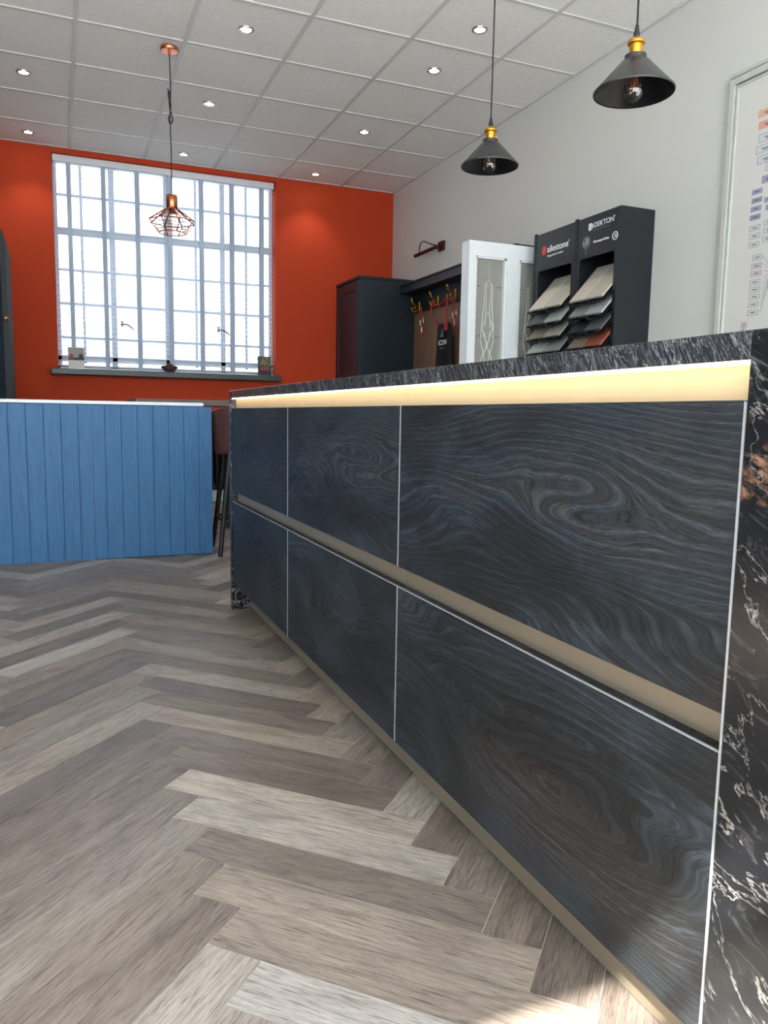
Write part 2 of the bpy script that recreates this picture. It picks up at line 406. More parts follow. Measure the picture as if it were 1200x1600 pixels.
# orange wall with window opening
wx0, wx1, wz0, wz1 = .02, 1.94, 1.185, 2.972
g = MB(); g.box(XL, wx0, YW, YW+.3, 0, ZC); g.box(wx1, XW, YW, YW+.3, 0, ZC); g.box(wx0, wx1, YW, YW+.3, 0, wz0); g.box(wx0, wx1, YW, YW+.3, wz1, ZC)
struct(g.build('wall_far', 'orange'))
struct(B(XL, XW, YW-.016, YW, 0, .112).build('baseboard_far', 'white_gloss', None, .004))
struct(B(XW-.016, XW, YB, YW-.016, 0, .112).build('baseboard_right', 'white_gloss', None, .004))
# shopfront wall behind the camera
sx0, sx1, sz0, sz1 = -2.0, 2.6, .1, 2.842
g = MB(); g.box(XL, sx0, YB-T, YB, 0, ZC); g.box(sx1, XW, YB-T, YB, 0, ZC); g.box(sx0, sx1, YB-T, YB, 0, sz0); g.box(sx0, sx1, YB-T, YB, sz1, ZC)
struct(g.build('wall_near', 'white_wall'))
g = MB()
for x in (sx0+.02, -1.055, .2, 1.4, sx1-.02): g.box(x-.035, x+.035, YB-.09, YB-.03, sz0, sz1)  # out of view; one mullion and the transom added to shape the sun patch
g.box(sx0, sx1, YB-.09, YB-.03, 2.60, 2.63); g.box(sx0, sx1, YB-.09, YB-.03, sz0, sz0+.05)
wn = struct(g.build('window_2', 'upvc'))
B(sx0, sx1, YB-.064, YB-.058, sz0, sz1).build('glass_pane', 'pane', wn)
# rear window
y0, y1 = YW+.125, YW+.175
g = MB()
g.box(wx0, wx0+.035, y0, y1, wz0, wz1); g.box(wx1-.035, wx1, y0, y1, wz0, wz1); g.box(wx0, wx1, y0, y1, wz1-.05, wz1); g.box(wx0, wx1, y0, y1, wz0, 1.225); g.box(wx0, wx1, y0, y1, 1.262, 1.31)
for x, h in ((.495, .024), (.97, .032), (1.465, .022)): g.box(x-h, x+h, y0, y1, wz0, wz1)
g.box(wx0, wx1, y0-.004, y1, 2.335, 2.40)
w1 = struct(g.build('window_1', 'upvc', None, .003))
g = MB()
for x in (.245, .725, 1.222, 1.69): g.box(x-.011, x+.011, y0+.012, y1-.012, 1.25, wz1-.04)
for z in (2.672, 2.048, 1.761, 1.469): g.box(wx0, wx1, y0+.014, y1-.014, z-.011, z+.011)
struct(g.build('muntin', 'upvc', w1))
struct(B(wx0, wx1, y0+.022, y0+.028, wz0, wz1).build('glass_pane', 'rear_pane', w1))
for x in (.56, 1.42):
    g = MB(); g.box(x-.012, x+.012, y0-.012, y0, 1.585, 1.635); s = 1 if x < 1 else 1
    g.tube([(x, y0-.018, 1.61), (x+.05*s, y0-.03, 1.60), (x+.10*s, y0-.035, 1.56)], .007, 8)
    struct(g.build('casement_handle', 'lead', w1))
struct(B(-.04, 1.968, YW-.115, YW+.12, 1.137, 1.187).build('trim_2', 'sill', None, .006))

# ------------------------------------------------------------------ venetian blind
t = thing('venetian_blind', 'white venetian blind with wide ladder tapes hanging in the window', 'blind', (.98, YW+.07, 1.19))
by = YW+.07
B(wx0+.006, wx1-.006, by-.035, by+.03, 2.915, wz1-.002).build('headrail', 'blind', t, .004)
g = MB(); z = 2.90
while z > 1.215:
    mt = Matrix.Translation((0, by, z)) @ Matrix.Rotation(math.radians(13), 4, 'X')
    g.box(wx0+.012, wx1-.012, -.0225, .0225, -.0006, .0006, mt); z -= .043
o = g.build('slats', 'blind', t)
for k in range(7):
    x = .15+.2785*k; g = MB()
    g.box(x-.018, x+.018, by-.0275, by-.026, 1.20, 2.93); g.box(x-.018, x+.018, by+.026, by+.0275, 1.20, 2.93)
    g.build('ladder_tape', 'tape', t)
B(wx0+.012, wx1-.012, by-.025, by+.025, 1.191, 1.206).build('bottom_rail', 'blind', t, .003)

# ------------------------------------------------------------------ island
XI = .66; YN, YF = .600, 3.190
splits = [.600, 1.482, 2.345, 3.188]
names = ['nearest the camera', 'in the middle of the island', 'at the far end of the island']
extra = ['wide dark blue-black oak drawer cabinet with swirling knots, ', 'dark blue-black oak drawer cabinet with a scuffed front, ', 'dark navy-black oak drawer cabinet, ']
for i in range(3):
    a, b = splits[i], splits[i+1]; a2, b2 = a+.0018, b-.0018
    t = thing('drawer_cabinet', extra[i]+names[i], 'cabinet', (1.05, (a+b)/2, .0), 'drawer cabinets of the island')
    g = MB(); g.box(XI+.026, 1.52, a+.0005, b-.0005, .118, .846); g.build('carcass', 'pale_edge', t)
    for z0, z1, nm in ((.507, .848, 'upper'), (.116, .464, 'lower')):
        d = B(XI, XI+.022, a2, b2, z0, z1).build('drawer_front', 'drawer', t, .0008)
        d.rotation_euler = (0, 0, 0)
        e = MB(); e.box(XI-.0006, XI+.004, a2-.0004, a2+.0006, z0, z1)
        if nm == 'lower': e.box(XI-.0006, XI+.003, a2, b2, z1-.0012, z1+.0005)
        e.build('edge_band', 'pale_edge', d)
    B(XI+.0225, XI+.0255, a+.0005, b-.0005, .455, .52).build('handle_rail', 'champagne', t)
    B(XI+.018, XI+.024, a+.0005, b-.0005, .8485, .889).build('lit_handle_rail', 'gold_rail', t)
    led = B(XI+.001, XI+.008, a+.0005, b-.0005, .8848, .8885).build('led_strip', 'led', t)
    led['label'] = 'glowing warm light strip'
t = B(XI-.004, 1.62, .5962, 3.222, .889, .919); o = t.build('stone_worktop', 'marble_top', None, .001)
tag(o, 'long dark streaked stone worktop on the island, lit from below', 'worktop')
g = B(XI-.004, 1.62, .470, .5955, 0, .919); o = g.build('waterfall_panel', 'marble', None, .001)
tag(o, 'black veined stone end panel at the near end of the island', 'stone panel', 'stone end panels of the island')
g = B(XI-.004, 1.60, 3.192, 3.222, 0, .8885); o = g.build('waterfall_panel', 'marble', None, .001)
tag(o, 'black veined stone end panel at the far end of the island beside the bar stool', 'stone panel', 'stone end panels of the island')
o = B(XI-.0035, XI-.0005, .5965, .5995, .02, .846).build('edge_trim', 'pale_edge', None)
o.location = (0, 0, 0); tag(o, 'thin pale upright metal trim between near drawers and stone panel', 'trim')
o = B(.734, .750, .597, 3.19, .006, .1175).build('plinth_board', 'champagne'); B(.742, .75, .6, 3.189, 0, .0058).build('shadow_strip', 'black', o); tag(o, 'long beige metal plinth under the island drawers', 'plinth')  # black strip below the plinth stands in for its shadow at the floor
o = B(1.522, 1.54, .597, 3.19, 0, .8885).build('back_panel', 'drawer'); tag(o, 'dark oak rear panel closing the far side of the island', 'panel')

# ------------------------------------------------------------------ blue peninsula
yp = 4.55
t = thing('cupboard_peninsula', 'blue tongue-and-groove clad peninsula with a white worktop', 'cabinet', (-.6, yp, 0))
def tg(xs, z0, z1, nm):
    g = MB(); poly = []
    d = .003; wv = .003
    pts = [(xs[0], yp)]
    for x in xs[1:-1]: pts += [(x-wv, yp), (x, yp+d), (x+wv, yp)]
    pts += [(xs[-1], yp), (xs[-1], yp+.018), (xs[0], yp+.018)]
    g.prism(pts, 2, z0, z1); return g.build(nm, 'blue', t)
step = .0862
xsr = [.1725+.0015, .238, .324, .41, .495, .58, .665, .750, .824]
xsl = [.1725]; x = .1725-.072
while x > -2.3: xsl.append(x); x -= .0865
xsl.append(-2.4); xsl = xsl[::-1]
tg(xsr, .004, .862, 'cladding_panel'); tg(xsl, .0, .862, 'cladding_panel')
B(-2.4, .822, yp+.018, 5.05, 0, .862).build('carcass', 'navy', t)
o = B(-2.4, .779, yp-.006, 5.06, .8645, .8845).build('white_worktop', 'white_top', None, .006, seg=3); tag(o, 'thin white worktop on the blue clad peninsula', 'worktop')
# bar table behind
t = thing('bar_table', 'dark wooden bar table behind the blue peninsula', 'table', (1.2, 5.4, 0))
B(.455, 2.0, 5.15, 5.75, .873, .913).build('tabletop', 'barwood', t, .004)
for x, y in ((.50, 5.2), (1.9, 5.2), (.50, 5.68), (1.125, 5.56)):
    B(x-.018, x+.018, y-.018, y+.018, 0, .873).build('leg', 'black', t)

# ------------------------------------------------------------------ bar stool
def bar_stool(cx, cy, rz, label):
    t = thing('bar_stool', label, 'stool', (0, 0, 0)); t['_o'] = [0, 0, 0]
    # shell: curved low back wrapping the seat
    g = MB(); n = 22; ring = []
    for k in range(n+1):
        a = PI*(1.02*k/n-.01)+PI      # back half (towards -Y)
        q = abs(k/n-.5)*2
        top = .858-.05*q**4; r = .205
        x = r*1.03*math.cos(a); y = r*math.sin(a)*1.0
        ring.append((x, y, top, q))
    def pt(x, y, z, s): return (x*s, y*s, z)
    rows = []
    for (x, y, top, q) in ring:
        rows.append([pt(x, y, .585, .80), pt(x, y, .60, .92), pt(x, y, .66, .95), pt(x, y, .74, .99), pt(x, y, top, 1.03), pt(x, y, top+.008, 1.0), pt(x, y, top-.006, .94), pt(x, y, .72, .88), pt(x, y, .66, .80)])
    b = 0
    for k in range(n):
        for j in range(8): g.face([rows[k][j], rows[k+1][j], rows[k+1][j+1], rows[k][j+1]], True)
    for k in (0, n): g.face(rows[k] if k else rows[k][::-1])
    g.build('backrest', 'leather', t)
    g = MB(); prof = [(0, .60), (.15, .60), (.175, .615), (.185, .645), (.17, .67), (.12, .68), (0, .682)]
    g.lathe(prof, (0, .01, 0), 32); g.build('seat', 'leather', t)
    for sx in (-1, 1):
        for sy in (-1, 1):
            g = MB(); g.tube([(sx*.12, sy*.12, .61), (sx*.19, sy*.19, 0)], [.017, .013], 10); g.build('leg', 'black', t)
    g = MB(); q = .167
    g.tube([(-q, -q, .20), (q, -q, .20), (q, q, .20), (-q, q, .20)], .009, 8, closed=True); g.build('footrest', 'black', t)
    B(-.12, .12, -.12, .12, .585, .602).build('seat_plate', 'black', t)
    t.location = (cx, cy, 0); t.rotation_euler = (0, 0, rz); return t
bar_stool(1.045, 4.60, math.radians(-4), 'brown leather bar stool with black legs between peninsula and island')
# radiator
t = thing('radiator', 'dark column radiator on the orange wall under the window', 'radiator', (1.3, YW-.1, .12))
g = MB(); x = .35
while x < 2.2:
    for y in (YW-.065, YW-.12): g.tube([(x, y, .15), (x, y, .73)], .018, 8)
    x += .05
g.build('column', 'navy_dark', t); g = MB()
for z in (.15, .73): g.tube([(.33, YW-.09, z), (2.22, YW-.09, z)], .03, 10)
g.build('header', 'navy_dark', t); B(.5, .53, YW-.09, YW-.001, .6, .65).build('bracket', 'navy_dark', t); B(2., 2.03, YW-.09, YW-.001, .6, .65).build('bracket', 'navy_dark', t)

# ------------------------------------------------------------------ left tall cabinet
t = thing('tall_cabinet', 'tall navy cabinet with an arched top at the left edge', 'cabinet', (-.8, 5.6, 0), 'tall cabinets')
def arch(x0, x1, z0, z1, r):
    p = [(x0, z0), (x1, z0)]
    p += [(x1-r+r*math.sin(a*PI/20), z1-r+r*math.cos(a*PI/20)) for a in range(10, -1, -1)]
    p += [(x0+r-r*math.sin(a*PI/20), z1-r+r*math.cos(a*PI/20)) for a in range(0, 11)]
    return p
MB().prism(arch(-1.3, -.272, 0, 2.04, .16), 1, 5.60, 6.2).build('body', 'grey_matt', t)
d = MB().prism(arch(-1.27, -.305, .08, 1.90, .16), 1, 5.585, 5.60).build('door', 'navy_matt', t, .002)
g = MB(); g.tube([(-.285, 5.60, 1.405), (-.285, 5.565, 1.405)], .006, 8); g.sphere((-.285, 5.555, 1.405), .014); g.build('knob', 'copper', d)

# ------------------------------------------------------------------ far right cabinet
t = thing('tall_cabinet', 'tall dark navy wardrobe cabinet in the corner of the orange wall', 'cabinet', (2.85, 7.0, 0), 'tall cabinets')
cx0, cy0, cz = 2.545, 6.70, 2.085
B(cx0+.02, XW-.003, cy0, YW-.003, 0, cz-.025).build('carcass', 'navy', t, .002)
B(cx0-.004, XW-.003, cy0-.006, YW-.003, cz-.025, cz).build('cornice', 'navy', t, .003)
d = MB(); d.box(cx0, cx0+.02, cy0+.004, cy0+.07, .1, cz-.035); d.box(cx0, cx0+.02, YW-.08, YW-.01, .1, cz-.035); d.box(cx0, cx0+.02, cy0+.07, YW-.08, cz-.115, cz-.035); d.box(cx0, cx0+.02, cy0+.07, YW-.08, .1, .18); d.box(cx0+.008, cx0+.02, cy0+.07, YW-.08, .18, cz-.115)
dd = d.build('door', 'navy', t); g = MB(); g.sphere((cx0-.018, cy0+.04, 1.05), .014); g.tube([(cx0, cy0+.04, 1.05), (cx0-.015, cy0+.04, 1.05)], .006, 8); g.build('knob', 'brass', dd)

# ------------------------------------------------------------------ coat rack unit
t = thing('coat_rack', 'navy wall unit with shelf and brown boards holding brass hooks', 'coat rack', (3.05, 5.7, 0))
g = MB(); g.box(2.955, XW-.002, 4.72, 6.69, 1.945, 1.962); g.box(2.955, 2.975, 4.72, 6.69, 1.962, 2.012); g.box(2.94, 2.975, 4.72, 6.69, 2.012, 2.022); g.box(2.975, XW-.002, 4.72, 6.69, 2.0, 2.02)
g.build('shelf', 'navy', t)
B(3.09, XW-.002, 4.72, 6.69, 1.78, 1.944).build('back_panel', 'navy_dark', t)
g = MB(); y = 6.688
while y > 4.8:
    yy = max(4.74, y-.19); g.box(3.10, 3.118, yy+.004, y, .5, 1.778); y -= .19
g.build('board_panel', 'board', t); B(3.119, XW-.002, 4.74, 6.69, .48, 1.779).build('backing', 'board', t)
B(2.96, XW-.002, 4.72, 4.738, .4, 1.944).build('end_panel', 'navy', t)
B(2.80, XW-.002, 4.72, 6.69, .0, .48).build('bench_base', 'navy', t, .003)
def hook(y, z):
    x = 3.088
    g = MB(); g.box(x-.005, x, y-.014, y+.014, z-.045, z+.04); pl = None
    h = thing('coat_hook', '', 'hook', (x, y, z), 'brass coat hooks')
    g.build('back_plate', 'brass', h, .002)
    g = MB(); g.tube([(x-.004, y, z), (x-.04, y, z+.005), (x-.07, y, z+.03), (x-.078, y, z+.058)], .0065, 8); g.sphere((x-.078, y, z+.062), .013); g.build('upper_prong', 'brass', h)
    g = MB()
    for s in (-1, 1):
        g.tube([(x-.004, y+s*.004, z-.02), (x-.03, y+s*.02, z-.05), (x-.05, y+s*.03, z-.045), (x-.058, y+s*.032, z-.02)], .0055, 8); g.sphere((x-.058, y+s*.032, z-.016), .011)
    g.build('lower_prong', 'brass', h); return h
for y, z, lb in ((6.56, 1.83, 'brass double coat hook nearest the tall navy cabinet'), (6.18, 1.835, 'brass double coat hook above the left end of the red strap'), (5.86, 1.85, 'brass double coat hook nearest the white glazed door')):
    hook(y, z)['label'] = lb
# apron
t = thing('apron', 'black apron with white lettering hanging from the brass hooks by a red strap', 'apron', (3.04, 5.95, 1.3))
g = MB(); zs = [1.615, 1.585, 1.5, 1.35, 1.2, .95, .7]; hw = [.105, .135, .15, .17, .19, .21, .22]
for k in range(len(zs)-1):
    N = 12
    for j in range(N):
        def P(kk, jj):
            u = -1+2*jj/N; return (3.045+.012*math.cos(u*5+kk*.4), 5.965+u*hw[kk]-(kk*.004), zs[kk])
        g.face([P(k, j), P(k, j+1), P(k+1, j+1), P(k+1, j)], True)
o = g.build('cloth', 'fabric', t); sm = o.modifiers.new('thick', 'SOLIDIFY'); sm.thickness = .004
g = MB(); g.tube([(3.02, 6.15, 1.80), (3.02, 6.02, 1.765), (3.02, 5.86, 1.82)], .008, 6); g.tube([(3.03, 6.19, 1.79), (3.03, 6.20, 1.70), (3.035, 6.07, 1.62)], .006, 6); g.tube([(3.02, 5.86, 1.82), (3.02, 5.89, 1.70), (3.03, 5.89, 1.62)], .008, 6)
g.build('neck_strap', 'red_strap', t)
B(3.02, 3.026, 5.86, 5.92, 1.55, 1.615).build('red_tag', 'red_strap', t)
text('lettering', 'ICON', 'white_ink', t, (3.026, 6.03, 1.435), .06, .145, bold=.001)
text('lettering', 'kitchens', 'grey_ink', t, (3.026, 6.0, 1.40), .026, .085)
g = MB(); g.prism([(6.0, 1.50), (5.93, 1.50), (5.945, 1.53), (5.985, 1.53)], 0, 3.024, 3.028); g.prism([(5.98, 1.535), (5.945, 1.535), (5.965, 1.575)], 0, 3.024, 3.028); g.build('emblem', 'grey_ink', t)
# lanyards
for i, (y, lb) in enumerate(((6.40, 'thin red lanyard with steel clips hanging left of the apron'), (5.78, 'thin red lanyard with steel clips hanging right of the apron'))):
    t = thing('lanyard', lb, 'lanyard', (3.06, y, 1.7), 'lanyards beside the apron')
    g = MB(); g.tube([(3.03, y, 1.805), (3.04, y+.035, 1.70), (3.045, y+.03, 1.60), (3.045, y, 1.55), (3.045, y-.03, 1.60), (3.04, y-.035, 1.70), (3.03, y, 1.805)], .004, 6); g.build('strap', 'red_strap', t)
    for dy, dz in ((.03, 0), (-.03, .02), (0, -.06)): g = MB(); g.tube([(3.04, y+dy, 1.69+dz), (3.04, y+dy-.005, 1.64+dz)], .006, 8); g.build('clip', 'chrome', t)
# picture light on the wall
t = thing('picture_light', 'bronze picture light with curved arm fixed on the white wall', 'wall light', (3.1, 6.25, 2.3))
B(XW-.022, XW-.001, 6.16, 6.26, 2.262, 2.342).build('wall_plate', 'bronze', t, .003)
g = MB(); g.tube([(3.045, 6.18, 2.277), (3.045, 6.58, 2.277)], .0155, 16); g.build('lamp_tube', 'bronze', t)
g = MB(); g.tube([(XW-.02, 6.22, 2.31), (3.08, 6.26, 2.315), (3.05, 6.33, 2.345), (3.045, 6.40, 2.372), (3.045, 6.46, 2.37), (3.045, 6.49, 2.34), (3.045, 6.49, 2.285)], .0055, 8); g.build('arm', 'bronze', t)
g = MB(); g.tube([(XW-.02, 6.20, 2.285), (3.045, 6.20, 2.28)], .012, 10); g.build('knuckle', 'bronze', t)

# ------------------------------------------------------------------ white glazed sample door
t = thing('glazed_door', 'white painted display door with leaded obscure glass beside the sample stands', 'door', (2.9, 4.54, 0))
X0, X1, Y0, Y1, ZT = 2.465, 3.128, 4.50, 4.60, 1.955
gx = [(2.515, 2.745), (2.845, 3.075)]; zt, zb = 1.862, .25
g = MB(); g.box(X0, gx[0][0], Y0, Y1, 0, ZT); g.box(gx[0][1], gx[1][0], Y0, Y1, zb, zt); g.box(gx[1][1], X1, Y0, Y1, 0, ZT); g.box(gx[0][0], gx[1][1], Y0, Y1, zt, ZT); g.box(gx[0][0], gx[1][1], Y0, Y1, 0, zb)
g.build('door_frame', 'white_gloss', t)
for a, b in gx:
    g = MB()
    for q in ((a, a+.012, zb, zt), (b-.012, b, zb, zt), (a, b, zt-.012, zt), (a, b, zb, zb+.012)): g.box(q[0], q[1], Y0+.006, Y0+.03, q[2], q[3])
    g.build('glazing_bead', 'white_gloss', t)
    pn = B(a+.0, b, Y0+.03, Y0+.036, zb, zt).build('glass_panel', 'frosted', t)
    mx = (a+b)/2; yy = Y0+.0285
    g = MB()
    for s in (-1, 1):
        for z in (1.68, 1.36): g.tube([(mx+s*.115, yy, z), (mx+s*.06, yy, z)], .0022, 6)
        g.tube([(mx+s*.06, yy, 1.36), (mx+s*.048, yy, 1.385)], .0022, 6); g.tube([(mx+s*.06, yy, 1.36), (mx+s*.048, yy, 1.335)], .0022, 6)
    g.build('leading', 'lead', pn); g = MB()
    for s in (-1, 1):
        g.tube([(mx, yy, 1.862), (mx, yy, 1.72), (mx+s*.03, yy, 1.69), (mx+s*.03, yy, 1.55), (mx+s*.045, yy, 1.42), (mx+s*.05, yy, 1.33), (mx+s*.0, yy, 1.16), (mx-s*.04, yy, 1.0)], .0018, 6)
        g.tube([(mx, yy, 1.52), (mx+s*.04, yy, 1.42), (mx, yy, 1.30), (mx+s*.045, yy, 1.2), (mx+s*.02, yy, 1.05)], .0018, 6)
        g.tube([(mx+s*.02, yy, 1.69), (mx+s*.012, yy, 1.55), (mx+s*.02, yy, 1.42)], .0015, 6)
    for r, z in ((.016, 1.70), (.016, 1.37), (.026, 1.37)): g.tube([(mx+r*math.cos(q*PI/8), yy, z+r*math.sin(q*PI/8)) for q in range(16)], .0016, 6, closed=True)
    g.build('bevel_tracery', 'lead_light', pn)

# ------------------------------------------------------------------ sample stands
xf = 2.885
def stand(ya, yb, label, kind):
    """ya near, yb far"""
    t = thing('sample_stand', label, 'display stand', (3.0, (ya+yb)/2, 0), 'stone sample stands')
    ZS = 2.0; na, nb = ya+.022+(.0), yb-.05; 
    g = MB(); g.box(xf+.012, XW-.003, ya, ya+.018, 0, ZS); g.box(xf+.012, XW-.003, yb-.018, yb, 0, ZS); g.box(XW-.02, XW-.003, ya+.018, yb-.018, 0, ZS); g.box(xf+.012, XW-.02, ya+.018, yb-.018, ZS-.018, ZS); g.box(xf+.012, XW-.02, ya+.018, yb-.018, .0, .6)
    g.build('cabinet_body', 'charcoal', t)
    g = MB(); g.box(xf, xf+.012, ya+.0, ya+.026, 0, ZS-.004); g.box(xf, xf+.012, yb-.05, yb-.022, 0, 1.765); g.box(xf, xf+.012, ya+.026, yb-.022, 1.765, ZS-.006); g.box(xf, xf+.012, ya+.026, yb-.05, 0, .95)
    # rounded niche corners
    for yc, s in ((ya+.026, 1), (yb-.05, -1)):
        r = .02; pl = [(yc, 1.765), (yc+s*r, 1.765)]+[(yc+s*(r-r*math.sin(a*PI/12)), 1.765-r+r*math.cos(a*PI/12)) for a in range(1, 7)]
        g.prism(pl, 0, xf, xf+.012)
    g.build('fascia', 'charcoal', t)
    B(xf-.004, xf+.012, yb-.021, yb, 0, ZS+.006).build('side_post', 'navy_dark', t, .002)
    g = MB(); g.box(XW-.024, XW-.021, ya+.02, yb-.02, .6, ZS-.02); g.build('niche_back', 'niche', t)
    nx = xf-.0006
    if kind == 'S':
        g = MB(); r = .008; y0_, y1_, z0_, z1_ = 4.262, 4.306, 1.860, 1.912
        g.prism([(y0_+r, z0_), (y1_-r, z0_), (y1_, z0_+r), (y1_, z1_-r), (y1_-r, z1_), (y0_+r, z1_), (y0_, z1_-r), (y0_, z0_+r)], 0, nx-.0006, xf); g.build('emblem', 'red_ink', t)
        text('lettering', 'silestone', 'white_ink', t, (nx, 4.25, 1.868), .058, .218, bold=.0006)
        text('lettering', 'Designed by Cosentino', 'white_ink', t, (nx, 4.247, 1.84), .019, .165)
        text('registered_mark', '®', 'white_ink', t, (nx, 4.03, 1.895), .014)
    else:
        g = MB(); g.prism([(3.838, 1.915), (3.838, 1.955), (3.815, 1.955), (3.797, 1.945), (3.797, 1.926), (3.815, 1.915)], 0, nx-.0006, xf); g.build('emblem', 'white_ink', t)
        g = MB()
        for q in range(2): g.box(nx-.001, nx-.0005, 3.80, 3.818, 1.924+q*.012, 1.926+q*.012)
        g.build('emblem_slit', 'charcoal', t)
        text('lettering', 'DEKTON', 'white_ink', t, (nx, 3.791, 1.925), .040, .172, bold=.0003)
        text('registered_mark', '®', 'white_ink', t, (nx, 3.617, 1.948), .012)
        text('lettering', 'UNLIMITED BY COSENTINO', 'grey_ink', t, (nx, 3.792, 1.906), .012, .14)
        text('lettering', 'Ultracompact Surface', 'white_ink', t, (nx, 3.788, 1.838), .018, .137, bold=.0004)
        g = MB(); g.tube([(nx, 3.598+.021*math.cos(q*PI/14), 1.842+.021*math.sin(q*PI/14)) for q in range(28)], .0026, 6, closed=True)
        g.tube([(nx, 3.598+.009*math.cos(q*PI/14), 1.842+.009*math.sin(q*PI/14)) for q in range(4, 25)], .002, 6); g.build('round_seal', 'white_ink', t)
        text('lettering', '25', 'white_ink', t, (nx, 3.606, 1.837), .014, .014)
        g = MB(); g.prism([(3.855+.038*math.cos(q*PI/12), 1.853+.036*math.sin(q*PI/12)) for q in range(24)], 0, nx-.0003, xf)
        g.box(nx-.0003, xf, 3.852, 3.858, 1.785, 1.82)
        g.build('tree_emblem', 'grey_ink', t); g = MB()
        for q in range(5): g.box(nx-.0012, nx-.0003, 3.835, 3.862-.004*(q % 2), 1.843+q*.007, 1.8445+q*.007)
        g.box(nx-.0012, nx-.0003, 3.872, 3.884, 1.85, 1.853); g.box(nx-.0012, nx-.0003, 3.868, 3.88, 1.838, 1.842); g.build('emblem_text', 'white_ink', t)
    # sloping racks with wavy black lips
    for r in range(6):
        z = 1.513-.0895*r
        g = MB(); mt = Matrix.Translation((xf-.05, 0, z-.012)) @ Matrix.Rotation(-math.radians(48), 4, 'Y')
        g.box(-.002, .30, ya+.03, yb-.055, -.006, -.003, mt)
        L = yb-ya-.085; p = []
        for c in (0, 1):
            y1_ = ya+.03+L*(c+1)/2-.004; y0_ = ya+.03+L*c/2+.004; wq = (y1_-y0_)
            p += [(y0_, .0), (y0_+.2*wq, .0), (y0_+.3*wq, -.018), (y0_+.72*wq, -.018), (y0_+.82*wq, .0), (y1_, .0)]
        g.tube([(xf-.070, yy, z-.013+zz) for yy, zz in p], .006, 6)
        g.build('sloping_rack', 'niche', t)
    return t
stand(3.572, 3.966, 'dark stone sample stand with a round white seal, the right one of the pair', 'D')
stand(3.966, 4.396, 'dark stone sample stand with a red square emblem, beside the white glazed door', 'S')
cream, cream2, grey, lgrey, dgrey, navyc, terra, brown, stone = (206,198,182), (190,184,168), (142,146,142), (176,180,176), (92,94,92), (40,42,52), (150,82,62), (136,126,112), (166,162,150)
D_rows = [((cream, 'cream'), (cream2, 'beige grey')), ((grey, 'mid grey'), (lgrey, 'light grey')), ((navyc, 'near-black'), (dgrey, 'dark grey')), ((brown, 'greige'), (terra, 'terracotta')), ((dgrey, 'charcoal'), (dgrey, 'slate grey'))]
S_rows = [((cream, 'cream'), (cream2, 'beige')), ((dgrey, 'dark grey'), (lgrey, 'light grey')), ((brown, 'brownish grey'), (stone, 'stone grey')), ((lgrey, 'pale grey'), (grey, 'mid grey')), ((stone, 'warm grey'), (lgrey, 'silver grey'))]
ordn = ['top', 'second', 'third', 'fourth', 'fifth']
for nm, ya, yb, rows in (('right-hand', 3.572, 3.966, D_rows), ('left-hand', 3.966, 4.396, S_rows)):
    L = yb-ya-.085
    for r, row in enumerate(rows):
        for c, (rgb, cn) in enumerate(row):      # c=0 is the left one (farther, larger y)
            ky = 1-c
            yA = ya+.03+L*ky/2+.004; yB = ya+.03+L*(ky+1)/2-.004
            z = 1.513-.0895*r
            mt = Matrix.Translation((xf-.058, 0, z-.004)) @ Matrix.Rotation(-math.radians(48), 4, 'Y')
            mm = simple('sample_'+cn.replace(' ', '_').replace('-', '_'), rgb, .35, 0, .05, 0, 40)
            o = MB().box(0, .29, yA, yB, -.001, .011, mt).build('stone_sample', mm, None, .0012)
            tag(o, '%s stone sample, %s of the %s row on the %s sample stand' % (cn, 'left' if c == 0 else 'right', ordn[r], nm), 'stone sample', 'stone samples on the display stands')

# ------------------------------------------------------------------ framed chart
t = thing('framed_chart', 'large pale framed chart of small coloured boxes on the white wall', 'picture', (3.1, 2.5, 1.8))
fy0, fy1, fz0, fz1 = 1.55, 3.086, .95, 2.515
def framering(inset, wd, x0, x1, nm, mat):
    a0, a1, b0, b1 = fy0+inset, fy1-inset, fz0+inset, fz1-inset; g = MB()
    g.box(x0, x1, a0, a0+wd, b0, b1); g.box(x0, x1, a1-wd, a1, b0, b1); g.box(x0, x1, a0+wd, a1-wd, b0, b0+wd); g.box(x0, x1, a0+wd, a1-wd, b1-wd, b1)
    return g
g = framering(0, .014, XW-.022, XW-.001, '', ''); h = framering(.022, .030, XW-.03, XW-.001, '', ''); k = framering(.016, .008, XW-.006, XW-.001, '', ''); q = framering(.056, .012, XW-.020, XW-.001, '', '')
g.v += []; 
def merge(a, b): i = len(a.v); a.v += b.v; a.f += [tuple(x+i for x in f) for f in b.f]; a.sm += b.sm
for b in (h, k, q): merge(g, b)
g.build('frame', 'frame', t, .002)
xs = XW-.0105
ps = B(xs, XW-.001, fy0+.066, fy1-.066, fz0+.066, fz1-.066).build('printed_sheet', 'paper', t)
cols = {'purple': (158, 157, 176), 'pgrey': (150, 150, 160), 'outline': (203, 203, 200), 'pink': (206, 190, 194), 'orange': (222, 178, 150), 'redor': (216, 160, 142), 'teal': (200, 206, 206), 'indigo': (146, 148, 172)}
for k_, v_ in cols.items(): M['c_'+k_] = simple('ink_'+k_, v_, .6, 0, .01)
